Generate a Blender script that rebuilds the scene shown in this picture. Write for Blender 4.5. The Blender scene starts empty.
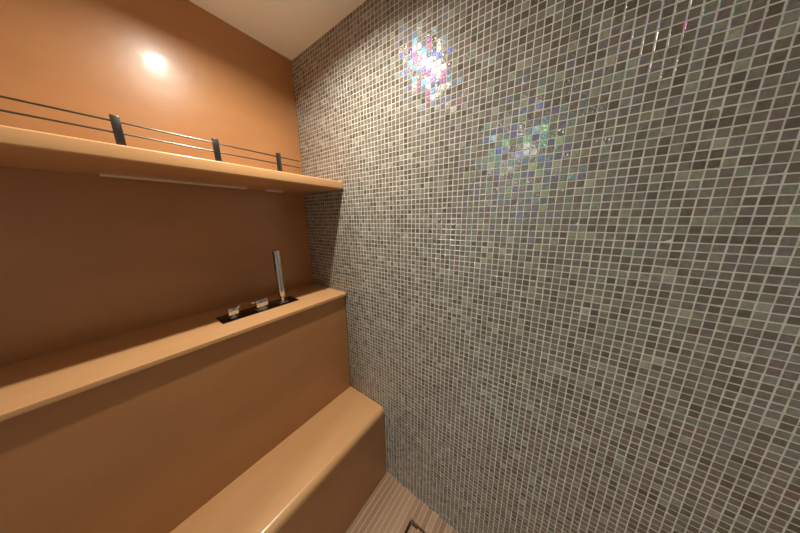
import bpy, bmesh, math, random
from mathutils import Vector, Matrix
S = 0.70                      # metres per unit of the measured layout
H0 = 1.9559                   # eye height in layout units (floor is z = 0)
def P(x, y, z): return Vector((x*S, y*S, (z+H0)*S))
scene = bpy.context.scene
col = scene.collection

# ------------------------------------------------------------------ camera
cd = bpy.data.cameras.new('camera'); cam = bpy.data.objects.new('camera', cd); col.objects.link(cam)
cd.sensor_fit = 'HORIZONTAL'; cd.sensor_width = 36; cd.lens = 215.63/800*36; cd.clip_start = 0.02
r_, u_, f_ = Vector((.5834,-.8121,-.0081)), Vector((.1794,.1192,.9765)), Vector((.7921,.5712,-.2152))
f_.normalize(); r_ = (r_ - f_*r_.dot(f_)).normalized(); u_ = r_.cross(f_)
m = Matrix.Identity(4)
for i in range(3): m[i][0], m[i][1], m[i][2] = r_[i], u_[i], -f_[i]
m.translation = P(-1, 0, 0)
cam.matrix_world = m
scene.camera = cam

# ------------------------------------------------------------------ world, light, exposure
w = bpy.data.worlds.new('world'); scene.world = w; w.use_nodes = True
w.node_tree.nodes['Background'].inputs[0].default_value = (.9, .85, .8, 1)
w.node_tree.nodes['Background'].inputs[1].default_value = .05
vs = scene.view_settings
vs.view_transform = 'Standard'; vs.look = 'None'; vs.gamma = 1; vs.use_curve_mapping = False
vs.exposure = -0.55
WARM = (1, .925, .80); NEUTRAL = (.93, 1, .96)
#            x      y     size  power spread colour
DOWNLIGHTS = [(-.558, .892, .036, 14.3, 153, WARM,    'recessed ceiling downlight above the shelf and mosaic wall'),
              (-2.97, .607, .10, 28.0, 180, NEUTRAL, 'guessed unseen ceiling downlight beyond the partition, added for soft light and mosaic shimmer')]  # second one is a guess, added for soft light and mosaic shimmer

# ------------------------------------------------------------------ materials
def mat(name, base=(.5,.5,.5), rough=.5, metal=0.0, **kw):
    mt = bpy.data.materials.new(name); mt.use_nodes = True
    b = mt.node_tree.nodes['Principled BSDF']
    b.inputs['Base Color'].default_value = (*base, 1); b.inputs['Roughness'].default_value = rough
    b.inputs['Metallic'].default_value = metal
    for k, v in kw.items(): b.inputs[k].default_value = v
    return mt
class NT:
    def __init__(s, mt): s.t = mt.node_tree; s.b = s.t.nodes['Principled BSDF']
    def n(s, typ, **kw):
        o = s.t.nodes.new(typ)
        for k, v in kw.items(): setattr(o, k, v)
        return o
    def l(s, a, b): s.t.links.new(a, b)
    def math(s, op, a, b=None):
        o = s.n('ShaderNodeMath', operation=op)
        for i, v in enumerate((a, b)):
            if v is None: continue
            if isinstance(v, (int, float)): o.inputs[i].default_value = v
            else: s.l(v, o.inputs[i])
        return o.outputs[0]
    def ramp(s, fac, stops, interp='LINEAR'):
        o = s.n('ShaderNodeValToRGB'); cr = o.color_ramp; cr.interpolation = interp
        while len(cr.elements) < len(stops): cr.elements.new(.5)
        for e, (p, c) in zip(cr.elements, stops): e.position = p; e.color = (*c, 1)
        s.l(fac, o.inputs[0]); return o.outputs[0]

def lacquer(name, c0, c1, rough=.34, coat=.35, coatr=.10):
    mt = mat(name, c0, rough); k = NT(mt)
    tc = k.n('ShaderNodeTexCoord')
    mp = k.n('ShaderNodeMapping'); mp.inputs['Scale'].default_value = (2.0, 5.0, 5.0); k.l(tc.outputs['Object'], mp.inputs[0])
    nz = k.n('ShaderNodeTexNoise'); nz.inputs['Scale'].default_value = 1.6; nz.inputs['Detail'].default_value = 6; nz.inputs['Roughness'].default_value = .6
    k.l(mp.outputs[0], nz.inputs[0])
    k.l(k.ramp(nz.outputs[0], [(.3, c0), (.7, c1)]), k.b.inputs['Base Color'])
    n2 = k.n('ShaderNodeTexNoise'); n2.inputs['Scale'].default_value = 14; n2.inputs['Detail'].default_value = 2
    k.l(tc.outputs['Object'], n2.inputs[0])
    bp = k.n('ShaderNodeBump'); bp.inputs['Strength'].default_value = .06; bp.inputs['Distance'].default_value = .01
    k.l(n2.outputs[0], bp.inputs['Height']); k.l(bp.outputs[0], k.b.inputs['Normal']); k.l(bp.outputs[0], k.b.inputs['Coat Normal'])
    k.b.inputs['Coat Weight'].default_value = coat; k.b.inputs['Coat Roughness'].default_value = coatr
    return mt
M_WOOD = lacquer('honey_lacquer', (.44, .205, .077), (.50, .24, .095))
M_WOOD_LIT = lacquer('honey_lit', (.63, .34, .148), (.70, .39, .178), rough=.30, coat=.3, coatr=.12)  # same honey wood, brighter lamplight on seat and shelf put into the colour
M_TOP_LIT = lacquer('honey_top_lit', (.63, .34, .148), (.70, .39, .178), rough=.45, coat=0)  # countertop copy, also paler to stand in for stronger lamplight
M_CEIL = mat('painted_ceiling', (.86, .89, .90), .8)
M_PLAST = mat('plaster', (.58, .58, .56), .85)
M_RAIL = mat('dark_brushed_metal', (.17, .165, .15), .30, 1.0)
M_CHROME = mat('chrome', (.66, .67, .69), .07, 1.0)
M_STEEL = mat('brushed_steel', (.42, .40, .36), .32, 1.0)
M_RUBBER = mat('dark_plastic', (.025, .022, .02), .5)
M_PLATE = mat('dark_polished_plate', (.10, .085, .08), .14, 1.0)
M_DARK = mat('dark_gap', (.02, .011, .006), .8)
M_PALE = mat('pale_strip', (.86, .70, .60), .4)
M_WHITE = mat('white_enamel', (.8, .8, .78), .35)
def emis(name, c, s):
    mt = mat(name, (.8, .8, .8), .4)
    mt.node_tree.nodes['Principled BSDF'].inputs['Emission Color'].default_value = (*c, 1)
    mt.node_tree.nodes['Principled BSDF'].inputs['Emission Strength'].default_value = s
    return mt

PITCH = .025*S
Y0 = -.0085*S                # a vertical joint; horizontal joints fall on eye height
Z0 = H0*S
def mosaic_mats():
    g = mat('mosaic_grout', (.55, .51, .44), .8)
    k = NT(g); nz = k.n('ShaderNodeTexNoise'); nz.inputs['Scale'].default_value = 30
    tc = k.n('ShaderNodeTexCoord'); k.l(tc.outputs['Object'], nz.inputs[0])
    k.l(k.ramp(nz.outputs[0], [(.3, (.60, .575, .51)), (.7, (.72, .69, .62))]), k.b.inputs['Base Color'])
    t = mat('iridescent_glass_tile', (.3, .28, .24), .16); k = NT(t)
    tc = k.n('ShaderNodeTexCoord'); sx = k.n('ShaderNodeSeparateXYZ'); k.l(tc.outputs['Object'], sx.inputs[0])
    cy = k.math('FLOOR', k.math('DIVIDE', k.math('SUBTRACT', sx.outputs[1], Y0), PITCH))
    cz = k.math('FLOOR', k.math('DIVIDE', k.math('SUBTRACT', sx.outputs[2], Z0), PITCH))
    cb = k.n('ShaderNodeCombineXYZ'); k.l(cy, cb.inputs[0]); k.l(cz, cb.inputs[1])
    wn = k.n('ShaderNodeTexWhiteNoise', noise_dimensions='3D'); k.l(cb.outputs[0], wn.inputs[0])
    rs = k.n('ShaderNodeSeparateColor'); k.l(wn.outputs['Color'], rs.inputs[0])
    base = k.ramp(wn.outputs['Value'], [(0, (.115,.10,.077)), (.12, (.14,.125,.097)), (.32, (.185,.168,.132)), (.50, (.215,.188,.150)),
                  (.68, (.228,.208,.168)), (.86, (.252,.236,.19)), (.95, (.30,.28,.225)), (1, (.38,.36,.30))])
    # cloudy glass inside each tile
    nz = k.n('ShaderNodeTexNoise'); nz.inputs['Scale'].default_value = 130; nz.inputs['Detail'].default_value = 3
    k.l(tc.outputs['Object'], nz.inputs[0])
    mx = k.n('ShaderNodeMix', data_type='RGBA', blend_type='MULTIPLY'); mx.inputs[0].default_value = .55
    k.l(base, mx.inputs[6]); k.l(k.ramp(nz.outputs[0], [(.3, (.62,.62,.62)), (.7, (1.2,1.2,1.2))]), mx.inputs[7])
    # slight hue drift from tile to tile
    hs = k.n('ShaderNodeMix', data_type='RGBA', blend_type='MULTIPLY'); hs.inputs[0].default_value = 1
    k.l(mx.outputs[2], hs.inputs[6])
    k.l(k.ramp(rs.outputs[1], [(0, (1.0,.95,.90)), (.35, (1,1,1)), (.6, (.975,1.0,.985)), (1, (1.02,.97,.95))]), hs.inputs[7])
    k.l(hs.outputs[2], k.b.inputs['Base Color'])
    k.l(k.math('MULTIPLY', k.math('GREATER_THAN', rs.outputs[0], .42), k.math('ADD', k.math('MULTIPLY', rs.outputs[0], 140), 258)), k.b.inputs['Thin Film Thickness'])
    k.b.inputs['Coat Weight'].default_value = .14; k.b.inputs['Coat Roughness'].default_value = .13; k.b.inputs['Coat IOR'].default_value = 1.5; k.b.inputs['Thin Film IOR'].default_value = 1.36; k.b.inputs['IOR'].default_value = 1.66
    k.l(k.math('ADD', k.math('MULTIPLY', rs.outputs[2], .22), .09), k.b.inputs['Roughness'])
    n2 = k.n('ShaderNodeTexNoise'); n2.inputs['Scale'].default_value = 210; n2.inputs['Detail'].default_value = 1
    k.l(tc.outputs['Object'], n2.inputs[0])
    bp = k.n('ShaderNodeBump'); bp.inputs['Strength'].default_value = .5; bp.inputs['Distance'].default_value = .0012
    k.l(n2.outputs[0], bp.inputs['Height']); k.l(bp.outputs[0], k.b.inputs['Normal'])
    return g, t
M_GROUT, M_TILE = mosaic_mats()

SLAT = .0345*S; SLY = .871*S
def teak(name):
    mt = mat(name, (.4, .27, .17), .55); k = NT(mt)
    tc = k.n('ShaderNodeTexCoord'); sx = k.n('ShaderNodeSeparateXYZ'); k.l(tc.outputs['Object'], sx.inputs[0])
    q = k.math('DIVIDE', k.math('SUBTRACT', sx.outputs[1], SLY), SLAT)
    fr = k.math('FRACT', q); fl = k.math('FLOOR', q)
    wn = k.n('ShaderNodeTexWhiteNoise', noise_dimensions='1D'); k.l(fl, wn.inputs['W'])
    mp = k.n('ShaderNodeMapping'); mp.inputs['Scale'].default_value = (4, 90, 4); k.l(tc.outputs['Object'], mp.inputs[0])
    nz = k.n('ShaderNodeTexNoise'); nz.inputs['Scale'].default_value = 2.5; nz.inputs['Detail'].default_value = 5; k.l(mp.outputs[0], nz.inputs[0])
    v = k.math('ADD', k.math('MULTIPLY', wn.outputs[0], .5), k.math('MULTIPLY', nz.outputs[0], .5))
    c = k.ramp(v, [(.25, (.33, .185, .10)), (.75, (.50, .32, .20))])
    seam = k.math('LESS_THAN', fr, .10)
    mx = k.n('ShaderNodeMix', data_type='RGBA'); k.l(seam, mx.inputs[0]); k.l(c, mx.inputs[6]); mx.inputs[7].default_value = (.66, .52, .38, 1)
    k.l(mx.outputs[2], k.b.inputs['Base Color'])
    return mt
M_TEAK = teak('teak_slats')

# ------------------------------------------------------------------ mesh helpers
def bx(bm, a, b, bev=0, seg=2, mi=0):
    """axis-aligned box between metre points a and b"""
    g = bmesh.ops.create_cube(bm, size=1)
    vs_ = g['verts']; c = [(a[i]+b[i])/2 for i in range(3)]; d = [abs(b[i]-a[i]) for i in range(3)]
    for v in vs_: v.co = Vector([c[i]+v.co[i]*d[i] for i in range(3)])
    fs = {f for v in vs_ for f in v.link_faces}
    for f in fs: f.material_index = mi
    if bev:
        es = list({e for v in vs_ for e in v.link_edges})
        bmesh.ops.bevel(bm, geom=es, offset=bev, segments=seg, profile=.5, affect='EDGES')
def lathe(bm, prof, c, seg=32, M=None):
    """prof: list of (radius, z) around vertical axis at c"""
    rings = []
    for (r, z) in prof:
        ring = []
        for i in range(seg):
            a = 2*math.pi*i/seg; v = Vector((r*math.cos(a), r*math.sin(a), z))
            if M: v = M @ v
            ring.append(bm.verts.new(Vector(c)+v))
        rings.append(ring)
    for A, B in zip(rings, rings[1:]):
        for i in range(seg): bm.faces.new((A[i], A[(i+1) % seg], B[(i+1) % seg], B[i]))
    bm.faces.new(rings[0][::-1]); bm.faces.new(rings[-1])
def obj(name, bm, mt, parent=None, smooth=True, origin=None):
    bmesh.ops.recalc_face_normals(bm, faces=bm.faces)
    me = bpy.data.meshes.new(name)
    if origin is not None:
        for v in bm.verts: v.co -= Vector(origin)
    bm.to_mesh(me); bm.free()
    for mm in (mt if isinstance(mt, (list, tuple)) else [mt]): me.materials.append(mm)
    if smooth:
        for p in me.polygons: p.use_smooth = True
        me.set_sharp_from_angle(angle=math.radians(35))
    o = bpy.data.objects.new(name, me); col.objects.link(o)
    if origin is not None: o.location = origin
    if parent:
        o.parent = parent
        off = Vector((0,0,0)); p = parent
        while p: off += p.location; p = p.parent
        o.location = (Vector(origin) if origin is not None else Vector((0,0,0))) - off
    return o
def thing(name, label, cat, loc, group=None):
    o = bpy.data.objects.new(name, None); col.objects.link(o); o.location = loc; o.empty_display_size = .05
    o['label'] = label; o['category'] = cat
    if group: o['group'] = group
    return o
def tag(o, label, cat, group=None):
    o['label'] = label; o['category'] = cat
    if group: o['group'] = group
def struct(o): o['kind'] = 'structure'; return o

# ------------------------------------------------------------------ layout numbers (units, z relative to the eye)
B, ZC, ZF = 1.6346, 1.0774, -H0
YSH, ZS1, ZS0 = 1.1751, .2415, .1947
YC, ZK, LIP = 1.209, -.529, .021
YB, ZB = .871, -1.3445
XL, YR = -3.7, -1.6          # far left wall, rear wall
XP = -1.75                   # left end of the shower fittings
TH = .06

# ------------------------------------------------------------------ structure
# floor with a cut-out for the drain
hx0, hx1, hy0, hy1 = -.42, -.1165, .262, .5635
bm = bmesh.new(); zt, zb = P(0,0,ZF).z, P(0,0,ZF).z-.04
for (x0, x1, y0, y1) in ((XL, 0, hy1, B), (XL, 0, YR, hy0), (XL, hx0, hy0, hy1), (hx1, 0, hy0, hy1)):
    bx(bm, (x0*S, y0*S, zb), (x1*S, y1*S, zt))
bx(bm, (hx0*S-.02, hy0*S-.02, zb-.02), (hx1*S+.02, hy1*S+.02, zb), mi=1)
struct(obj('floor', bm, [M_TEAK, M_DARK], smooth=False))
bm = bmesh.new(); bx(bm, P(XL-TH, YR-TH, ZC), P(TH, B+TH, ZC+TH)); struct(obj('ceiling', bm, M_CEIL, smooth=False))
bm = bmesh.new(); bx(bm, P(XL-TH, B, ZF), P(TH, B+TH, ZC)); struct(obj('wall_back', bm, M_WOOD, smooth=False))
bm = bmesh.new(); bx(bm, P(XL-TH, YR-TH, ZF), P(XL, B, ZC)); struct(obj('wall_left', bm, M_PLAST, smooth=False))
bm = bmesh.new(); bx(bm, P(XL, YR-TH, ZF), P(TH, YR, ZC)); struct(obj('wall_rear', bm, M_PLAST, smooth=False))
# side partition that closes the shelf, counter and bench on the left
bm = bmesh.new(); bx(bm, P(XP-.05, .80, ZF), P(XP, B, ZC)); struct(obj('wall_partition', bm, M_PLAST, smooth=False))

# mosaic wall: grout bed and every glass tile as a slightly tilted, bevelled chip
def mosaic_wall():
    rnd = random.Random(7)
    verts, faces, mi = [], [], []
    def quad(ids, k): faces.append(ids); mi.append(k)
    x1 = TH*S; ya, yb = YR*S, B*S; za, zb = 0.0, (ZC+H0)*S
    c = [(0,ya,za),(x1,ya,za),(x1,yb,za),(0,yb,za),(0,ya,zb),(x1,ya,zb),(x1,yb,zb),(0,yb,zb)]
    verts += c
    for q in ((0,3,2,1),(4,5,6,7),(0,1,5,4),(1,2,6,5),(2,3,7,6),(3,0,4,7)): quad(q, 0)
    j = .068*PITCH; T = .0007; bv = .0006
    i0 = math.floor((-1.35*S-Y0)/PITCH); i1 = math.ceil((yb-Y0)/PITCH)
    k0 = math.floor((za-Z0)/PITCH); k1 = math.ceil((zb-Z0)/PITCH)
    for i in range(i0, i1):
        for k in range(k0, k1):
            ja = j*rnd.uniform(.75, 1.25)
            y0, y1 = max(Y0+i*PITCH+ja, ya), min(Y0+(i+1)*PITCH-ja, yb)
            z0, z1 = max(Z0+k*PITCH+ja, za), min(Z0+(k+1)*PITCH-ja, zb)
            if y1-y0 < .003 or z1-z0 < .003: continue
            ty, tz = math.radians(rnd.gauss(0, 1.6)), math.radians(rnd.gauss(0, 1.6))
            yc, zc = (y0+y1)/2, (z0+z1)/2; b = len(verts)
            for (y, z) in ((y0,z0),(y1,z0),(y1,z1),(y0,z1)): verts.append((.0002, y, z))
            for (y, z) in ((y0,z0),(y1,z0),(y1,z1),(y0,z1)):
                yy, zz = y+math.copysign(bv*.35, yc-y), z+math.copysign(bv*.35, zc-z)
                verts.append((-T*.6+(yy-yc)*ty+(zz-zc)*tz, yy, zz))
            for (y, z) in ((y0,z0),(y1,z0),(y1,z1),(y0,z1)):
                yy, zz = y+math.copysign(bv, yc-y), z+math.copysign(bv, zc-z)
                verts.append((-T+(yy-yc)*ty+(zz-zc)*tz, yy, zz))
            for e in range(4):
                f = (e+1) % 4
                quad((b+e, b+4+e, b+4+f, b+f), 1); quad((b+4+e, b+8+e, b+8+f, b+4+f), 1)
            quad((b+8, b+11, b+10, b+9), 1)
    me = bpy.data.meshes.new('wall_right'); me.from_pydata(verts, [], faces)
    me.materials.append(M_GROUT); me.materials.append(M_TILE)
    me.polygons.foreach_set('material_index', mi); me.update()
    o = bpy.data.objects.new('wall_right', me); col.objects.link(o); struct(o)
mosaic_wall()

# ------------------------------------------------------------------ bench
E_ = .003   # clearance to the tile faces
def extrude_profile(bm, pts, xa, xb):
    """pts: (y, z) outline in metres, extruded along x"""
    A = [bm.verts.new((xa, y, z)) for y, z in pts]; C = [bm.verts.new((xb, y, z)) for y, z in pts]
    n = len(pts); bm.faces.new(A); bm.faces.new(C[::-1])
    for i in range(n): bm.faces.new((A[i], A[(i+1) % n], C[(i+1) % n], C[i]))
def slab_outline(y0, y1, z0, z1, rt, rb, n=8):
    pts = [(y1, z0), (y1, z1)]
    for i in range(n+1):
        a = math.pi/2*i/n; pts.append((y0+rt-rt*math.sin(a), z1-rt+rt*math.cos(a)))
    if rb:
        for i in range(n+1):
            a = math.pi/2*i/n; pts.append((y0+rb-rb*math.cos(a), z0+rb-rb*math.sin(a)))
    else: pts.append((y0, z0))
    return pts
def zz(z): return (z+H0)*S
ybody = (YC+LIP)*S
bench = thing('shower_bench', 'honey coloured bench with rounded front edge at the foot of the counter', 'bench', (-.6, YB*S, 0))
bm = bmesh.new(); extrude_profile(bm, slab_outline(YB*S, ybody, zz(ZB)-.034, zz(ZB), .026, 0), XP*S, -E_)
obj('seat', bm, M_WOOD_LIT, bench)
bm = bmesh.new(); bx(bm, (XP*S, YB*S+.0003, 0), (-E_, ybody, zz(ZB)-.034)); obj('front_panel', bm, M_WOOD, bench, smooth=False)

# ------------------------------------------------------------------ counter
ctr = thing('tap_counter', 'honey coloured raised counter carrying the chrome taps behind the bench', 'counter', (-.6, ybody, 0))
bm = bmesh.new(); extrude_profile(bm, slab_outline(YC*S, B*S-.0008, zz(ZK)-.015, zz(ZK), .0022, .0015, 4), XP*S, -E_)
obj('countertop', bm, M_TOP_LIT, ctr)
bm = bmesh.new(); bx(bm, (XP*S, ybody+.0003, 0), (-E_, ybody+.018, zz(ZK)-.015)); obj('front_panel', bm, M_WOOD, ctr, smooth=False)

# ------------------------------------------------------------------ shelf
sh = thing('wall_shelf', 'thick honey coloured shelf across the back wall under the metal rail', 'shelf', (-.6, B*S, zz(ZS0)))
bm = bmesh.new(); extrude_profile(bm, slab_outline(YSH*S, B*S, zz(ZS0), zz(ZS1), .004, .004, 5), XP*S, -E_)
obj('board', bm, M_WOOD_LIT, sh)
for xa, xb in ((-.95, -.415), (-.30, -.20)):  # two slim pale strips below the board, close to the wall
    bm = bmesh.new(); bx(bm, (xa*S, 1.565*S, zz(ZS0)-.006), (xb*S, 1.60*S, zz(ZS0)), .0012)
    s_ = obj('under_strip', bm, M_PALE, sh); s_['label'] = 'pale strip under the back edge'

# ------------------------------------------------------------------ gallery rail
YP = 1.205
rail = thing('shelf_rail', 'low metal gallery rail with two thin bars on the shelf', 'rail', (-.6, YP*S, zz(ZS1)))
for x in (-.6425, -.387, -.90, -1.155, -1.41):
    bm = bmesh.new(); bx(bm, ((x-.0105)*S, (YP-.006)*S, zz(ZS1)), ((x+.0105)*S, (YP+.006)*S, zz(.334)), .0015)
    obj('post', bm, M_RAIL, rail)
M90 = Matrix.Rotation(math.pi/2, 3, 'Y')
for z in (.3165, .2825):
    bm = bmesh.new(); lathe(bm, [(.0012, 0), (.0021, .0008), (.0021, (1.55-.272)*S-.0008), (.0012, (1.55-.272)*S)], (-1.55*S, YP*S, zz(z)), 16, M90)
    obj('bar', bm, M_RAIL, rail)

# ------------------------------------------------------------------ tap set
zk = zz(ZK)
plate = thing('tap_plate', 'dark polished rectangular plate set into the counter top', 'plate', (-.494*S, 1.425*S, zk))
bm = bmesh.new(); bx(bm, (-.7025*S, 1.357*S, zk), (-.2825*S, 1.480*S, zk+.0022), .0008); obj('base', bm, M_PLATE, plate)
zp = zk+.0022
YT = 1.404
def pin(bm, a, b, r):
    a, b = Vector(a), Vector(b); d = b-a; q = d.to_track_quat('Z', 'Y').to_matrix()
    lathe(bm, [(r*.8, 0), (r, r*.2), (r, d.length-r*.2), (r*.8, d.length)], a, 16, q)
# small knob
kn = thing('diverter_knob', 'small square chrome knob at the left end of the dark plate', 'knob', (-.639*S, YT*S, zp))
cx, cy = -.639*S, YT*S
bm = bmesh.new(); lathe(bm, [(.0165, zp), (.0165, zp+.004), (.0125, zp+.0048), (.0125, zp+.010)], (cx, cy, 0), 32); obj('collar', bm, M_CHROME, kn)
bm = bmesh.new(); bx(bm, (cx-.0175, cy-.013, zp+.010), (cx+.0155, cy+.013, zp+.041), .0014, 2); obj('handle', bm, M_CHROME, kn)
bm = bmesh.new(); pin(bm, (cx+.011, cy-.009, zp+.033), (cx+.020, cy-.016, zp+.043), .0036); obj('pin', bm, M_CHROME, kn)
# mixer lever
lv = thing('mixer_tap', 'wide square chrome mixer handle in the middle of the dark plate', 'tap', (-.497*S, YT*S, zp))
cx = -.497*S
bm = bmesh.new(); lathe(bm, [(.026, zp), (.026, zp+.003), (.021, zp+.004), (.021, zp+.005), (.017, zp+.006), (.017, zp+.0065)], (cx, cy, 0), 40); obj('collar', bm, M_CHROME, lv)
bm = bmesh.new(); bx(bm, (cx-.021, cy-.013, zp+.006), (cx+.023, cy+.011, zp+.044), .0012, 2); obj('handle', bm, M_CHROME, lv)
bm = bmesh.new(); pin(bm, (cx-.020, cy-.004, zp+.036), (cx-.037, cy-.006, zp+.038), .0034); obj('pin', bm, M_CHROME, lv)
# hand shower
hs = thing('hand_shower', 'tall slim chrome hand shower standing upright on the dark plate', 'hand shower', (-.370*S, YT*S, zp))
cx = -.370*S
bm = bmesh.new(); bx(bm, (cx-.021, cy-.017, zp), (cx+.021, cy+.017, zp+.004), .001)
lathe(bm, [(.012, zp+.004), (.012, zp+.009), (.0085, zp+.011), (.0085, zp+.024)], (cx, cy, 0), 32); obj('holder', bm, M_CHROME, hs)
bm = bmesh.new()
n = 10; prev = None; top = zz(-.186); bot = zp+.022
def rrect(w_, d_, r, z, k=4):
    out = []
    for (sx, sy, a0) in ((1,1,0),(-1,1,90),(-1,-1,180),(1,-1,270)):
        for i in range(k+1):
            a = math.radians(a0+90*i/k); out.append((cx+sx*(w_/2-r)+r*math.cos(a), cy+sy*(d_/2-r)+r*math.sin(a), z))
    return out
rings = []
for (z, s) in ((bot, .60), (bot+.004, .78), (bot+.012, .90), (bot+.05, .94), (bot+.12, 1.0), (top-.002, 1.0), (top, .92)):
    rings.append([bm.verts.new(p) for p in rrect(.025*s, .021*s, .006*s, z)])
for A, C in zip(rings, rings[1:]):
    for i in range(len(A)): bm.faces.new((A[i], A[(i+1) % len(A)], C[(i+1) % len(A)], C[i]))
bm.faces.new(rings[0][::-1]); bm.faces.new(rings[-1]); obj('wand', bm, M_CHROME, hs)
sx0 = cx-.0125
bm = bmesh.new(); bx(bm, (sx0-.0012, cy-.0065, top-.088), (sx0+.001, cy+.0065, top-.006), .0008)
sf = obj('spray_face', bm, M_RUBBER, hs); sf['label'] = 'dark spray face with small nozzles'
bm = bmesh.new()
for i in range(14):
    for s in (-1, 0, 1):
        pin(bm, (sx0-.0010, cy+s*.0038, top-.011-i*.0056), (sx0-.0024, cy+s*.0038, top-.011-i*.0056), .0011)
obj('nozzle', bm, M_STEEL, sf)

# ------------------------------------------------------------------ drain cover in the floor
dc = thing('drain_cover', 'square slatted teak drain cover set in the floor by the mosaic wall', 'drain cover', ((hx0+hx1)/2*S, (hy0+hy1)/2*S, -.04))
g = .012; x0, x1, y0, y1 = hx0*S+g, hx1*S-g*.8, hy0*S+g*.8, hy1*S-g
bm = bmesh.new()
# cover outline with a finger notch at the corner by the wall
ny0, ny1, nd = y1-.030, y1-.001, .007
for (a, b) in (((x0, y0), (x1-nd, y1)), ((x1-nd, y0), (x1, ny0))):
    bx(bm, (a[0], a[1], -.022), (b[0], b[1], -.001))
obj('slat_panel', bm, M_TEAK, dc, smooth=False)
for (a, b, c, d) in ((x0+.01, x0+.03, y0+.01, y1-.01), (x1-.04, x1-.02, y0+.01, y1-.01)):
    bm = bmesh.new(); bx(bm, (a, c, -.04), (b, d, -.022)); obj('bearer', bm, M_DARK, dc, smooth=False)

# ------------------------------------------------------------------ unseen tube light, added to draw the mosaic shimmer downwards
wl = thing('added_tube_light', 'unseen upright tube light added at the far left wall for the mosaic shimmer', 'added light', P(XL, .90, .05))
lx, ly = XL*S, .90*S
bm = bmesh.new(); bx(bm, (lx, ly-.025, zz(.02)), (lx+.018, ly+.025, zz(.62)), .002); obj('back_plate', bm, M_STEEL, wl)
bm = bmesh.new(); lathe(bm, [(.016, zz(.04)), (.022, zz(.04)+.004), (.022, zz(.60)-.004), (.016, zz(.60))], (lx+.042, ly, 0), 32)
obj('tube', bm, emis('added_tube_glow', (.85, .93, 1), 11), wl)

M_LENS = emis('lit_lamp_lens', (1, .93, .82), 4)
# ------------------------------------------------------------------ downlights
for (x, y, d, pw, spr, c, lab) in DOWNLIGHTS:
    px, py, pz = x*S, y*S, zz(ZC)
    t = thing('ceiling_downlight', lab, 'ceiling light', (px, py, pz), 'recessed ceiling downlights')
    bm = bmesh.new(); R0 = d/2
    prof = [(R0+.001, -.001), (R0+.010, -.004), (R0+.012, -.002), (R0+.012, 0), (R0+.001, 0)]
    seg = 40; rings = [[bm.verts.new((px+r*math.cos(2*math.pi*i/seg), py+r*math.sin(2*math.pi*i/seg), pz+z)) for i in range(seg)] for r, z in prof]
    for k in range(len(rings)):
        A, C = rings[k], rings[(k+1) % len(rings)]
        for i in range(seg): bm.faces.new((A[i], A[(i+1) % seg], C[(i+1) % seg], C[i]))
    obj('trim_ring', bm, M_WHITE, t)
    bm = bmesh.new(); lathe(bm, [(R0, -.0006), (R0, 0)], (px, py, pz), 40); obj('lens', bm, M_LENS, t)
    ld = bpy.data.lights.new('downlight_lamp', 'AREA'); ld.shape = 'DISK'; ld.size = d*.92; ld.energy = pw; ld.spread = math.radians(spr); ld.color = c
    lo = bpy.data.objects.new('downlight_lamp', ld); col.objects.link(lo); lo.parent = t; lo.location = (0, 0, -.0045)
